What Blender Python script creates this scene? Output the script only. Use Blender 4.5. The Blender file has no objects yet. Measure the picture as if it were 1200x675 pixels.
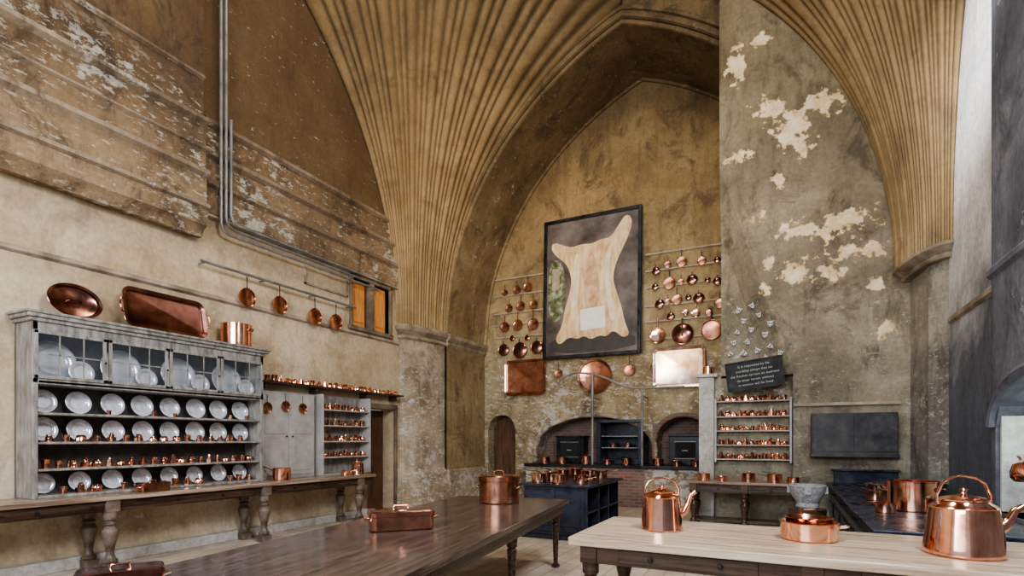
import bpy, bmesh, math, random
from math import sin, cos, pi, radians, sqrt
from mathutils import Vector, Matrix
random.seed(7)
SC=bpy.context.scene
COL=SC.collection

# ------------------------------------------------------------------ materials
def newmat(name):
    m=bpy.data.materials.new(name); m.use_nodes=True
    nt=m.node_tree; b=nt.nodes['Principled BSDF']
    return m,nt,b
def N(nt,t,**k):
    n=nt.nodes.new(t)
    for a,v in k.items(): setattr(n,a,v)
    return n
def ramp(nt,fac,stops,interp='LINEAR'):
    r=N(nt,'ShaderNodeValToRGB'); r.color_ramp.interpolation=interp
    e=r.color_ramp.elements
    while len(e)>1: e.remove(e[-1])
    e[0].position=stops[0][0]; e[0].color=tuple(stops[0][1])+(1,)
    for p,c in stops[1:]:
        q=e.new(p); q.color=tuple(c)+(1,)
    nt.links.new(fac,r.inputs[0]); return r.outputs[0]
def mix(nt,fac,a,b,mode='MIX'):
    m=N(nt,'ShaderNodeMix',data_type='RGBA',blend_type=mode)
    if isinstance(fac,(int,float)): m.inputs[0].default_value=fac
    else: nt.links.new(fac,m.inputs[0])
    for s,v in ((6,a),(7,b)):
        if isinstance(v,tuple): m.inputs[s].default_value=v+(1,) if len(v)==3 else v
        else: nt.links.new(v,m.inputs[s])
    return m.outputs[2]
def mth(nt,op,a,b=None):
    m=N(nt,'ShaderNodeMath',operation=op)
    for i,v in enumerate((a,b)):
        if v is None: continue
        if isinstance(v,(int,float)): m.inputs[i].default_value=v
        else: nt.links.new(v,m.inputs[i])
    return m.outputs[0]
def mapr(nt,v,a,b,c=0.0,d=1.0):
    m=N(nt,'ShaderNodeMapRange'); nt.links.new(v,m.inputs[0])
    for i,x in enumerate((a,b,c,d)): m.inputs[i+1].default_value=x
    return m.outputs[0]
def noise(nt,co,scale,detail=6,rough=.6,dist=0,stretch=None,off=None):
    if stretch or off:
        mp=N(nt,'ShaderNodeMapping'); mp.inputs['Scale'].default_value=stretch or (1,1,1)
        if off: mp.inputs['Location'].default_value=off
        nt.links.new(co,mp.inputs[0]); co=mp.outputs[0]
    n=N(nt,'ShaderNodeTexNoise'); nt.links.new(co,n.inputs['Vector'])
    n.inputs['Scale'].default_value=scale; n.inputs['Detail'].default_value=detail
    n.inputs['Roughness'].default_value=rough; n.inputs['Distortion'].default_value=dist
    return n.outputs[0]
def plaster(name,c1,c2,c3,flake=(.6,.55,.45),th=.58,stain=(.12,.08,.04),st=.50,sa=.8,zst=None,blobs=None,fscale=3.2,
            stretch=(1,1,1.5),flake2=None,th2=.60,fz=None,bump=.35,rough=.85,streak=.35,groove=0,fa=.5,ma=.35):
    m,nt,b=newmat(name); L=nt.links.new
    tc=N(nt,'ShaderNodeTexCoord'); co=tc.outputs['Object']
    a=noise(nt,co,.8,9,.65,.4)
    col=ramp(nt,a,[(.36,c1),(.5,c2),(.62,c3)])
    s=noise(nt,co,1.5,12,.74,.7,(1,1,.8),(3,7,1))
    col=mix(nt,mapr(nt,s,st,st+.12,0,sa),col,stain)
    sk=noise(nt,co,2.6,8,.7,.2,(2.2,2.2,.35),(9,2,4))
    col=mix(nt,mapr(nt,sk,.50,.66,0,streak),col,tuple(x*.9 for x in stain))
    fine=noise(nt,co,16,9,.75)
    col=mix(nt,mapr(nt,fine,.42,.62,.0,fa),col,mix(nt,1.0,col,(.55,.5,.45),'MULTIPLY'))
    mid=noise(nt,co,5,9,.7,0,None,(1,5,2))
    col=mix(nt,mapr(nt,mid,.5,.64,.0,ma),col,mix(nt,1.0,col,(1.4,1.38,1.35),'MULTIPLY'))
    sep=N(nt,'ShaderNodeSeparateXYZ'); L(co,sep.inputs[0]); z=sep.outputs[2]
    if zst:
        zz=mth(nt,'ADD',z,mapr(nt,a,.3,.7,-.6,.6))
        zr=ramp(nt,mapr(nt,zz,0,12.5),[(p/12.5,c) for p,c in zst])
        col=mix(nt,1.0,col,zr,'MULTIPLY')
    f=mth(nt,'ADD',mth(nt,'MULTIPLY',noise(nt,co,fscale,14,.78,.2,stretch),.68),mth(nt,'MULTIPLY',noise(nt,co,.55,3,.5,0,None,(4,4,9)),.32))
    fm=mapr(nt,f,th,th+.012)
    if fz:
        fm=mth(nt,'MULTIPLY',fm,mth(nt,'MULTIPLY',mapr(nt,z,fz[0],fz[0]+.4),mapr(nt,z,fz[1],fz[1]+.4,1,0)))
    col=mix(nt,mth(nt,'MULTIPLY',fm,.88),col,mix(nt,mapr(nt,fine,.4,.62),flake,tuple(x*.66 for x in flake)))
    if flake2:
        f2=noise(nt,co,fscale*2.1,12,.75,.1,(1,1,3),(5,5,5))
        fm2=mapr(nt,f2,th2,th2+.02)
        if fz: fm2=mth(nt,'MULTIPLY',fm2,mapr(nt,z,fz[1],fz[1]+.4,1,0))
        col=mix(nt,mth(nt,'MULTIPLY',fm2,.75),col,flake2)
    if blobs:
        dn=N(nt,'ShaderNodeTexNoise'); L(co,dn.inputs['Vector']); dn.inputs['Scale'].default_value=5.5; dn.inputs['Detail'].default_value=11; dn.inputs['Roughness'].default_value=.66
        tot=None
        nz=mapr(nt,dn.outputs[0],.3,.7,-1.15,.85)
        for (bx,bz,rx,rz) in blobs:
            ax=mth(nt,'DIVIDE',mth(nt,'SUBTRACT',sep.outputs[0],bx),rx)
            az=mth(nt,'DIVIDE',mth(nt,'SUBTRACT',z,bz),rz)
            dd=mth(nt,'SQRT',mth(nt,'ADD',mth(nt,'MULTIPLY',ax,ax),mth(nt,'MULTIPLY',az,az)))
            k=mth(nt,'SUBTRACT',1.0,dd)
            tot=k if tot is None else mth(nt,'MAXIMUM',tot,k)
        bb=mth(nt,'ADD',tot,nz)
        bm_=mapr(nt,bb,0.0,.02); edge=mapr(nt,bb,.03,.3)
        col=mix(nt,bm_,col,mix(nt,edge,(.56,.37,.16),mix(nt,mapr(nt,mid,.4,.6),(.68,.50,.28),(.86,.75,.54))))
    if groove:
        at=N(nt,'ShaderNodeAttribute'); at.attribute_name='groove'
        col=mix(nt,mth(nt,'MULTIPLY',mapr(nt,at.outputs['Fac'],.25,1.0),groove),col,(.055,.038,.018))  # rib grooves darkened in the colour: painted shade along with grime
    L(col,b.inputs['Base Color']); b.inputs['Roughness'].default_value=rough
    bp=N(nt,'ShaderNodeBump'); bp.inputs['Strength'].default_value=bump; bp.inputs['Distance'].default_value=.03
    L(mth(nt,'ADD',mth(nt,'ADD',mth(nt,'MULTIPLY',fine,.4),mth(nt,'MULTIPLY',mid,.6)),mth(nt,'MULTIPLY',fm,-.5)),bp.inputs['Height']); L(bp.outputs[0],b.inputs['Normal'])
    return m
def simple(name,c1,c2,rough=.5,metal=0,scale=6,stretch=None,bump=0,c3=None,coord='Object',spec=None):
    m,nt,b=newmat(name)
    tc=N(nt,'ShaderNodeTexCoord')
    n=noise(nt,tc.outputs[coord],scale,8,.65,.2,stretch)
    st=[(.38,c1),(.62,c2)]
    if c3: st=[(.36,c1),(.5,c2),(.63,c3)]
    nt.links.new(ramp(nt,n,st),b.inputs['Base Color'])
    b.inputs['Metallic'].default_value=metal
    nt.links.new(mapr(nt,n,.35,.65,rough*.7,rough*1.3),b.inputs['Roughness'])
    if bump:
        bp=N(nt,'ShaderNodeBump'); bp.inputs['Strength'].default_value=bump; bp.inputs['Distance'].default_value=.01
        nt.links.new(n,bp.inputs['Height']); nt.links.new(bp.outputs[0],b.inputs['Normal'])
    return m

M={}
M['left']=plaster('plaster_tan',(.45,.345,.215),(.57,.46,.315),(.65,.55,.41),(.66,.61,.54),.60,(.27,.19,.11),.525,.45,
   zst=[(0,(.85,.85,.87)),(1,(1,1,1)),(4.1,(1,.98,.94)),(4.9,(.5,.42,.32)),(6.2,(.24,.175,.11)),(12,(.15,.105,.065))],flake2=(.62,.57,.49),th2=.63,streak=.25,fa=.4,ma=.25)  # brown upper wall, tinted darker still upward as painted light falloff
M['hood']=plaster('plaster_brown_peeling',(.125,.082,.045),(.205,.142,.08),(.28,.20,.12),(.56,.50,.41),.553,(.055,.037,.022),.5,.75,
   zst=[(4.3,(1.35,1.33,1.3)),(5.4,(1.1,1.05,.98)),(6.2,(.7,.60,.48)),(12,(.35,.28,.2))],stretch=(1,1,1.8),fz=(4.0,6.1),flake2=(.48,.42,.33),th2=.575,fscale=3.0,bump=.5)  # brown top, with dimming light also put into the height tint
M['hoodledge']=plaster('ledge_peeling',(.16,.11,.065),(.255,.19,.12),(.35,.27,.185),(.56,.50,.42),.56,(.07,.045,.028),.51,.75,fscale=3)
M['coursebrown']=plaster('ledge_brown',(.15,.105,.06),(.225,.16,.10),(.31,.235,.155),(.5,.44,.36),.57,(.07,.045,.028),.51,.75,fscale=4)
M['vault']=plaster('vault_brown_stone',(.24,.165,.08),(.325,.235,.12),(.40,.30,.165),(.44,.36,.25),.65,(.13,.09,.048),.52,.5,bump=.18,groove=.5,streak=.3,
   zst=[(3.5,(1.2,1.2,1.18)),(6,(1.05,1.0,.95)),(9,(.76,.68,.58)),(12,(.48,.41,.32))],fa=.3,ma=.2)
M['soffit']=plaster('soffit_plaster',(.19,.135,.065),(.28,.205,.105),(.37,.285,.16),(.50,.43,.33),.60,(.09,.064,.036),.51,.7,flake2=(.46,.38,.27),th2=.615,streak=.35,
   zst=[(0,(1.1,1.1,1.1)),(6,(1,1,1)),(9,(.55,.49,.42)),(12,(.42,.36,.3))])
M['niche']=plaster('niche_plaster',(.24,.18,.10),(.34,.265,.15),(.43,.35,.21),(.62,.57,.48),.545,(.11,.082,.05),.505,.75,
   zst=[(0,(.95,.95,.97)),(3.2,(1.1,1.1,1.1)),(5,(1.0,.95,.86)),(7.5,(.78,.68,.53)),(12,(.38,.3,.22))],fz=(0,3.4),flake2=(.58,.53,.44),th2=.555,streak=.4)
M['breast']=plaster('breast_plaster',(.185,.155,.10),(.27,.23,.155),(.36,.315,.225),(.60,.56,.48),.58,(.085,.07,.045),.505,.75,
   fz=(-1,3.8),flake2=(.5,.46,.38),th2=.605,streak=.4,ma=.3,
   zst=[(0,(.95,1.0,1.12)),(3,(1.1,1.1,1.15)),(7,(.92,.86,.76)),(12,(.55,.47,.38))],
   blobs=[(-.73,8.0,.16,.30),(-.4,8.35,.13,.14),(.13,6.66,.28,.42),(-.22,7.12,.26,.2),(.50,6.98,.34,.2),(-.73,6.4,.22,.11),(.19,5.0,.30,.14),(.92,5.02,.34,.22),(.55,4.85,.16,.12),
          (.17,4.3,.24,.18),(.6,4.22,.26,.14),(1.05,4.5,.38,.12),(-.36,5.3,.14,.12),(1.4,3.2,.2,.13),(-.1,5.9,.1,.14),(.9,7.4,.12,.1),(-.25,4.5,.12,.1),(-.3,4.05,.1,.1),(1.3,3.95,.14,.1)])
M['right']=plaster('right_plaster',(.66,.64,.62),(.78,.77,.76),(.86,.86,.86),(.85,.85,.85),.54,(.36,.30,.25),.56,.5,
   zst=[(0,(.13,.155,.21)),(2.5,(.18,.205,.26)),(3.2,(.6,.6,.63)),(4.2,(1.1,1.1,1.1)),(12,(1.15,1.15,1.15))],fz=(3.2,12),flake2=(.34,.27,.2),th2=.63)  # pale plaster, upper part whitened further as daylight painted into the colour
M['greyshaft']=plaster('grey_stone',(.10,.108,.135),(.17,.18,.215),(.27,.28,.315),(.42,.41,.42),.58,(.05,.052,.075),.5,.7)
M['pier']=plaster('pier_stone',(.27,.205,.13),(.38,.305,.21),(.48,.405,.30),(.64,.60,.54),.535,(.12,.09,.06),.5,.7,fz=(-1,3.0),flake2=(.6,.56,.49),th2=.56,streak=.45)
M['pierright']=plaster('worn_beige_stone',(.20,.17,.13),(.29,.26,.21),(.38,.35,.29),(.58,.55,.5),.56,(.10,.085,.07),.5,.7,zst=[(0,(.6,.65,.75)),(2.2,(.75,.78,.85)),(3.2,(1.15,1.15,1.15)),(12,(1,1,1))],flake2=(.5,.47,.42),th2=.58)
M['white']=plaster('whitewash',(.36,.34,.30),(.47,.45,.41),(.55,.53,.49),(.4,.36,.3),.58,(.22,.19,.15),.53)
M['paleplaster']=plaster('alcove_plaster',(.56,.60,.58),(.66,.70,.67),(.72,.75,.72),(.5,.42,.36),.63,(.42,.42,.40),.6,.5)
M['trim']=simple('weathered_trim',(.18,.14,.09),(.42,.355,.27),.8,scale=3,bump=.3)
M['trimdark']=simple('dark_trim',(.12,.085,.055),(.26,.195,.13),.8,scale=3,bump=.3)
M['copper']=simple('polished_copper',(.80,.38,.25),(.96,.57,.42),.12,1,scale=5)
M['copper2']=simple('aged_copper',(.45,.20,.13),(.78,.41,.28),.2,1,scale=4)
M['copperdull']=simple('dull_hung_copper',(.30,.13,.085),(.60,.30,.20),.32,1,scale=5)
M['copperb']=simple('bright_tinned_copper',(.75,.48,.37),(.92,.74,.62),.22,1,scale=3)
M['darkcopper']=simple('bronzed_copper',(.20,.085,.065),(.46,.22,.17),.2,1,scale=3)
M['pewter']=simple('pewter',(.52,.55,.60),(.66,.69,.74),.22,.35,scale=2)
M['china']=simple('pale_plate_glaze',(.60,.64,.72),(.86,.87,.92),.18,.3,scale=16)
M['iron']=simple('black_iron',(.012,.012,.014),(.035,.036,.04),.36,.5,scale=5)
M['wornblack']=simple('worn_black_panel',(.014,.014,.016),(.04,.038,.04),.5,.2,scale=4,c3=(.08,.075,.072),bump=.2)
M['boardblack']=simple('matt_black_board',(.010,.010,.011),(.022,.022,.024),.7,0,scale=5)
M['blueiron']=simple('blue_black_paint',(.012,.015,.026),(.03,.036,.058),.28,.1,scale=4)
M['oak']=simple('dark_oak',(.028,.016,.011),(.085,.048,.03),.28,0,scale=3,stretch=(.6,9,9),bump=.1)
M['oaktop']=simple('polished_oak_top',(.03,.02,.017),(.075,.052,.042),.15,0,scale=3,stretch=(.5,9,9),bump=.03,c3=(.12,.09,.075))
M['oakg']=simple('worn_table_top',(.14,.08,.05),(.27,.18,.12),.3,0,scale=3,stretch=(.5,9,9),bump=.1,c3=(.36,.27,.2))
M['pale']=simple('scrubbed_pale_wood',(.30,.215,.145),(.48,.37,.27),.32,0,scale=2.5,stretch=(.5,10,10),bump=.12,c3=(.59,.49,.39))
M['worktop']=simple('brown_scrubbed_wood',(.15,.10,.07),(.28,.205,.145),.28,0,scale=2.5,stretch=(.5,9,9),bump=.1,c3=(.42,.34,.27))
M['legwood']=simple('worn_turned_oak',(.055,.036,.025),(.13,.095,.07),.42,0,scale=5,bump=.2,c3=(.21,.165,.13))
M['greypaint']=simple('grey_limed_paint',(.145,.13,.115),(.26,.24,.215),.5,0,scale=5,stretch=(3,3,.8),bump=.15,c3=(.36,.34,.31))
M['greywhite']=simple('pale_grey_paint',(.31,.29,.27),(.43,.41,.38),.6,0,scale=4,bump=.1)
M['shelfdark']=simple('dresser_dark_wood',(.05,.045,.042),(.115,.10,.09),.55,0,scale=5)  # dark wood of the dresser back board
M['orange']=simple('orange_pine',(.60,.22,.05),(.78,.36,.11),.5,0,scale=4,stretch=(8,8,.8))
M['doorwood']=simple('brown_door_wood',(.06,.027,.014),(.14,.07,.035),.5,0,scale=4,stretch=(8,8,.8),bump=.1)
M['dark']=simple('flat_near_black',(.010,.009,.010),(.03,.026,.024),.9,0,scale=4)  # near-black for recess backs, oven doors and eye sockets
M['batten']=simple('batten_wood',(.26,.21,.15),(.42,.36,.28),.7,0,scale=4)
M['pipe']=simple('lead_pipe',(.15,.145,.14),(.28,.27,.26),.45,.3,scale=4)
M['stone']=simple('grey_granite',(.18,.18,.19),(.36,.36,.37),.75,0,scale=30,bump=.2)
M['bone']=simple('pale_bone',(.58,.55,.48),(.80,.77,.70),.55,0,scale=20)
M['chalk']=simple('white_lettering',(.40,.39,.35),(.5,.48,.44),.8)
M['paper']=simple('white_paper',(.72,.72,.68),(.82,.82,.78),.8)
M['canvas']=simple('painted_canvas',(.05,.040,.036),(.12,.098,.088),.4,0,scale=1.2,c3=(.19,.16,.15))
M['green']=simple('painted_landscape',(.03,.045,.015),(.15,.16,.08),.6,0,scale=5,c3=(.4,.42,.34))
M['flesh']=simple('painted_carcass',(.50,.30,.15),(.68,.49,.28),.45,0,scale=2.4,stretch=(2.4,1,.8),c3=(.78,.64,.43))
M['meat']=simple('painted_red_meat',(.42,.21,.12),(.56,.36,.21),.5,0,scale=3.5,c3=(.68,.50,.34))
M['fat']=simple('painted_fat',(.66,.55,.38),(.80,.72,.55),.5,0,scale=4)
M['bowlw']=simple('painted_floor_shadow',(.03,.025,.025),(.06,.05,.045),.6)
def glassmat():
    m,nt,b=newmat('leaded_glass')
    b.inputs['Base Color'].default_value=(.5,.6,.7,1); b.inputs['Roughness'].default_value=.03
    b.inputs['Alpha'].default_value=.03; return m
M['glass']=glassmat()
def brickmat():
    m,nt,b=newmat('red_brick')
    tc=N(nt,'ShaderNodeTexCoord'); mp=N(nt,'ShaderNodeMapping'); mp.inputs['Rotation'].default_value=(pi/2,0,0)
    nt.links.new(tc.outputs['Object'],mp.inputs[0])
    br=N(nt,'ShaderNodeTexBrick'); nt.links.new(mp.outputs[0],br.inputs[0])
    br.inputs['Color1'].default_value=(.26,.12,.09,1); br.inputs['Color2'].default_value=(.15,.08,.065,1); br.inputs['Mortar'].default_value=(.24,.2,.17,1)
    br.inputs['Scale'].default_value=1; br.inputs['Brick Width'].default_value=.22; br.inputs['Row Height'].default_value=.07; br.inputs['Mortar Size'].default_value=.008
    nt.links.new(mix(nt,mapr(nt,noise(nt,tc.outputs['Object'],2.5,8,.7),.45,.6,0,.6),br.outputs[0],(.2,.17,.14)),b.inputs['Base Color']); b.inputs['Roughness'].default_value=.85; return m
M['brick']=brickmat()
def floormat():
    m,nt,b=newmat('scrubbed_floor_flags')
    tc=N(nt,'ShaderNodeTexCoord'); co=tc.outputs['Object']
    mp=N(nt,'ShaderNodeMapping'); mp.inputs['Rotation'].default_value=(0,0,pi/2); nt.links.new(co,mp.inputs[0])
    br=N(nt,'ShaderNodeTexBrick'); nt.links.new(mp.outputs[0],br.inputs[0])
    br.inputs['Color1'].default_value=(.52,.43,.33,1); br.inputs['Color2'].default_value=(.64,.55,.44,1); br.inputs['Mortar'].default_value=(.22,.17,.12,1)
    br.inputs['Scale'].default_value=1; br.inputs['Brick Width'].default_value=2.6; br.inputs['Row Height'].default_value=.2; br.inputs['Mortar Size'].default_value=.007
    n=noise(nt,co,3,8,.65); nt.links.new(mix(nt,mapr(nt,n,.4,.62,0,.75),br.outputs[0],(.36,.28,.21)),b.inputs['Base Color'])
    b.inputs['Roughness'].default_value=.5; return m
M['floor']=floormat()

# ------------------------------------------------------------------ mesh helpers
def B(): return bmesh.new()
def box(bm,x0,x1,y0,y1,z0,z1):
    vs=[bm.verts.new(p) for p in ((x0,y0,z0),(x1,y0,z0),(x1,y1,z0),(x0,y1,z0),(x0,y0,z1),(x1,y0,z1),(x1,y1,z1),(x0,y1,z1))]
    for f in ((3,2,1,0),(4,5,6,7),(0,1,5,4),(1,2,6,5),(2,3,7,6),(3,0,4,7)): bm.faces.new([vs[i] for i in f])
    return vs
def lathe(bm,prof,seg=24,c=(0,0,0),flute=None,sx=1,sy=1):
    rings=[]
    for r,z in prof:
        if r<1e-5: rings.append([bm.verts.new((c[0],c[1],c[2]+z))]); continue
        ring=[]
        for i in range(seg):
            a=2*pi*i/seg; rr=r
            if flute: rr=r*(1+flute[1]*cos(flute[0]*a))
            ring.append(bm.verts.new((c[0]+rr*cos(a)*sx,c[1]+rr*sin(a)*sy,c[2]+z)))
        rings.append(ring)
    for A,C in zip(rings,rings[1:]):
        if len(A)==1 and len(C)==1: continue
        for i in range(seg):
            j=(i+1)%seg
            if len(A)==1: bm.faces.new((A[0],C[j],C[i]))
            elif len(C)==1: bm.faces.new((A[i],A[j],C[0]))
            else: bm.faces.new((A[i],A[j],C[j],C[i]))
def tube(bm,pts,r,seg=8,caps=True,closed=False,flat=1.0):
    pts=[Vector(p) for p in pts]; n=len(pts)
    rs=r if isinstance(r,(list,tuple)) else [r]*n
    t0=(pts[1]-pts[0]).normalized()
    up=Vector((0,0,1)) if abs(t0.z)<.9 else Vector((1,0,0))
    nrm=t0.cross(up).normalized(); rings=[]
    for i,p in enumerate(pts):
        if closed: t=(pts[(i+1)%n]-pts[i-1]).normalized()
        elif i==0: t=t0
        elif i==n-1: t=(pts[-1]-pts[-2]).normalized()
        else: t=(pts[i+1]-pts[i-1]).normalized()
        nrm=(nrm-t*nrm.dot(t)).normalized(); bn=t.cross(nrm)
        rings.append([bm.verts.new(p+(nrm*cos(2*pi*k/seg)+bn*sin(2*pi*k/seg)*flat)*rs[i]) for k in range(seg)])
    prs=list(zip(rings,rings[1:]))
    if closed: prs.append((rings[-1],rings[0]))
    for A,C in prs:
        for k in range(seg):
            j=(k+1)%seg; bm.faces.new((A[k],A[j],C[j],C[k]))
    if caps and not closed:
        bm.faces.new(rings[0][::-1]); bm.faces.new(rings[-1])
def arc(c,r,a0,a1,n=10,plane='xz',ry=None):
    ry=r if ry is None else ry; o=[]
    for i in range(n+1):
        a=a0+(a1-a0)*i/n; p=r*cos(a); q=ry*sin(a)
        o.append((c[0]+p,c[1],c[2]+q) if plane=='xz' else ((c[0]+p,c[1]+q,c[2]) if plane=='xy' else (c[0],c[1]+p,c[2]+q)))
    return o
def prism(bm,poly,f,d0,d1):
    """extrude the 2D outline between depth d0 and d1; f(u,v,d)->xyz"""
    a=[bm.verts.new(f(u,v,d0)) for u,v in poly]; b=[bm.verts.new(f(u,v,d1)) for u,v in poly]
    bm.faces.new(a); bm.faces.new(b[::-1]); n=len(poly)
    for i in range(n):
        j=(i+1)%n; bm.faces.new((a[j],a[i],b[i],b[j]))
def ob(name,bm,mat,parent=None,loc=(0,0,0),rot=(0,0,0),smooth=True,bevel=0,kind=None,label=None,ang=35):
    bmesh.ops.recalc_face_normals(bm,faces=bm.faces)
    me=bpy.data.meshes.new(name); bm.to_mesh(me); bm.free()
    mats=mat if isinstance(mat,list) else [mat]
    for x in mats: me.materials.append(M[x])
    if smooth:
        for p in me.polygons: p.use_smooth=True
        me.set_sharp_from_angle(angle=radians(ang))
    o=bpy.data.objects.new(name,me); COL.objects.link(o)
    o.location=loc; o.rotation_euler=rot
    if parent: o.parent=parent
    if bevel:
        md=o.modifiers.new('bevel','BEVEL'); md.width=bevel; md.segments=2; md.limit_method='ANGLE'
    if kind: o['kind']=kind
    if label: o['label']=label
    return o
def tag(o,label,cat,group=None):
    o['label']=label; o['category']=cat
    if group: o['group']=group
    return o
def root(name,label,cat,loc=(0,0,0),rot=(0,0,0),group=None):
    o=bpy.data.objects.new(name,None); COL.objects.link(o); o.location=loc; o.rotation_euler=rot
    o.empty_display_size=.1
    return tag(o,label,cat,group)
def dup(src,loc,rot=(0,0,0),scale=1):
    ALLC=[x for x in src.children_recursive]
    def rec(o,par):
        n=o.copy(); COL.objects.link(n)
        if par: n.parent=par
        for c in [x for x in ALLC if x.parent==o]: rec(c,n)
        return n
    n=rec(src,None); n.location=loc; n.rotation_euler=rot
    n.scale=(scale,)*3 if isinstance(scale,(int,float)) else scale
    return n
TPL={}
def place(key,loc,rot=(0,0,0),scale=1,label=None,group=None,cat=None):
    if key not in TPL:
        o=MAKERS[key](); TPL[key]=o
        o.location=loc; o.rotation_euler=rot; o.scale=(scale,)*3 if isinstance(scale,(int,float)) else scale
    else: o=dup(TPL[key],loc,rot,scale)
    if label: o['label']=label
    if group: o['group']=group
    elif 'group' in o: del o['group']
    if cat: o['category']=cat
    return o

# ------------------------------------------------------------------ room shell
def wall(name,f,s0,s1,z0,ztop,openings,mat,depth,step=.6,smooth=False):
    """openings: (a,b,zbottom, topfunc) ; f(s,z,depth)->xyz"""
    bm=B(); xs={s0,s1}
    if not openings:
        n=int((s1-s0)/step)
        for i in range(n): xs.add(s0+(s1-s0)*i/n)
    for a,b,zb,tf,k in openings:
        for i in range(k+1): xs.add(round(a+(b-a)*i/k,5))
    xs=sorted(xs); out=[xs[0]]
    for x in xs[1:]:
        if x-out[-1]>2e-3: out.append(x)
    xs=out
    def q(a,b,c,d):
        vs=[bm.verts.new(f(*p)) for p in (a,b,c,d)]
        bm.faces.new(vs)
    for a,b in zip(xs,xs[1:]):
        mid=(a+b)/2; cov=sorted([o for o in openings if o[0]<mid<o[1]],key=lambda o:o[2])
        la,lb=z0,z0
        for o in cov:
            if o[2]>z0+1e-4: q((a,la,0),(b,lb,0),(b,o[2],0),(a,o[2],0)); q((a,o[2],0),(b,o[2],0),(b,o[2],depth),(a,o[2],depth))
            la,lb=o[3](a),o[3](b); q((a,la,0),(b,lb,0),(b,lb,depth),(a,la,depth))
        q((a,la,0),(b,lb,0),(b,ztop,0),(a,ztop,0))
    for a,b,zb,tf,k in openings:
        for s in (a,b): q((s,zb,0),(s,max(tf(s),zb+.001),0),(s,max(tf(s),zb+.001),depth),(s,zb,depth))
    if smooth: bmesh.ops.remove_doubles(bm,verts=bm.verts,dist=.0005)
    return ob(name,bm,mat,kind='structure',ang=40,smooth=smooth)
XL=-7.45; YA=10.7; YN=12.5; ZV=12.5
bm=B(); box(bm,-8.4,3.2,-4,13.6,-.1,0); ob('floor',bm,'floor',kind='structure')
bm=B(); box(bm,-8.4,3.2,-4,13.6,ZV,ZV+.1); ob('ceiling',bm,'vault',kind='structure')
flat=lambda z:(lambda s:z)
wall('wall_left',lambda s,z,d:(XL-d,s,z),-4,10.7,0,ZV,[(8.4,9.28,0,flat(2.13),1),(8.0,9.1,3.7,flat(4.62),1)],'left',.35)
HY=4.88
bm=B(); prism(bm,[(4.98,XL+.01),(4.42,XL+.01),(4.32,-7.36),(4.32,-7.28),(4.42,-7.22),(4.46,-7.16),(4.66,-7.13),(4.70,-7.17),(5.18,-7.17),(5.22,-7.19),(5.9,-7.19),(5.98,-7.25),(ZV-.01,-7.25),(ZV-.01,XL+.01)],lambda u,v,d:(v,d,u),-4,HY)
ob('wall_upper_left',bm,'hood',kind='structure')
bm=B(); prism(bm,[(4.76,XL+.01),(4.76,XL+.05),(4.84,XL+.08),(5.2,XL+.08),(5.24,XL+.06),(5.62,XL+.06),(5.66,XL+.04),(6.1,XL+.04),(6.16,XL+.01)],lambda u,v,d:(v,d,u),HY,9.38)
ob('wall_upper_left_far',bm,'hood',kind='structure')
def course(name,z,x,y0,y1,h=.07,p=.05,mat='trimdark'):
    bm=B(); prism(bm,[(z,x),(z+h*.3,x+p),(z+h*.7,x+p),(z+h,x)],lambda u,v,d:(v,d,u),y0,y1); return ob(name,bm,mat,kind='structure')
for i,(z,h,p,x) in enumerate(((4.66,.11,.08,-7.172),(5.12,.13,.07,-7.172),(5.5,.06,.03,-7.192),(5.84,.13,.08,-7.192),(6.5,.08,.04,-7.252))): course('trim_%d'%(i+40),z,x,-4,HY+.005,h,p,'hoodledge')
for i,(z,x) in enumerate(((5.12,XL+.078),(5.55,XL+.058),(6.02,XL+.038))): course('trim_%d'%(i+4),z,x,5.0,9.38,.12,.05,'coursebrown')
course('trim_46',3.52,XL-.002,-4,9.4,.09,.05,'trim')
course('trim_8',4.68,XL-.002,4.8,9.4,.08,.09,'trim')
bm=B(); box(bm,XL,XL+.12,-4,8.35,0,.14); ob('baseboard_left',bm,'white',kind='structure',bevel=.01)
bm=B()
for a in ((6.85,6.88,4.2,4.6),(7.85,7.88,4.2,4.6),(6.85,7.88,4.2,4.23)): box(bm,XL-.01,XL+.03,a[0],a[1],a[2],a[3])
ob('trim_9',bm,'trim',kind='structure')
XC=-2.9; HW=4.15; ZS=3.8; RISE=5.95; RR=(HW*HW+RISE*RISE)/(2*HW)
def archz(x):
    k=HW-abs(x-XC)
    k=max(0,min(HW,k)); return ZS+sqrt(max(0,RR*RR-(RR-k)**2))
wall('wall_arch',lambda s,z,d:(s,YA+d,z),XL,2.4,0,ZV,[(XC-HW,XC+HW,0,archz,72)],'soffit',YN-YA+.02,smooth=True)
for k,(off,rad,yy) in enumerate(((.04,.05,YA-.02),(.16,.07,YA-.06),(.30,.05,YA-.05))):
    bm=B(); pts=[]
    for i in range(61):
        x=XC-HW+2*HW*i/60; pts.append((x,archz(x)))
    o=[]
    for i,(x,z) in enumerate(pts):
        a=pts[max(0,i-1)]; b=pts[min(60,i+1)]; dx,dz=b[0]-a[0],b[1]-a[1]; l=sqrt(dx*dx+dz*dz)
        o.append((x-dz/l*off,yy,z+dx/l*off))
    tube(bm,o,rad,8); ob('trim_%d'%(10+k),bm,'soffit',kind='structure')
bm=B(); o=[]
for i in range(61):
    x=XC-HW+2*HW*i/60; o.append((x,YN-.03,archz(x)-.03))
tube(bm,o,.05,6); ob('trim_47',bm,'soffit',kind='structure')
def segarch(a,b,zs,rise):
    c=(a+b)/2; h=(b-a)/2
    return lambda s: zs+rise*sqrt(max(0,1-((s-c)/h)**2))
ARC=[(-5.55,-2.68,1.30,.74),(-2.60,-1.42,1.48,.52)]
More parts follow.
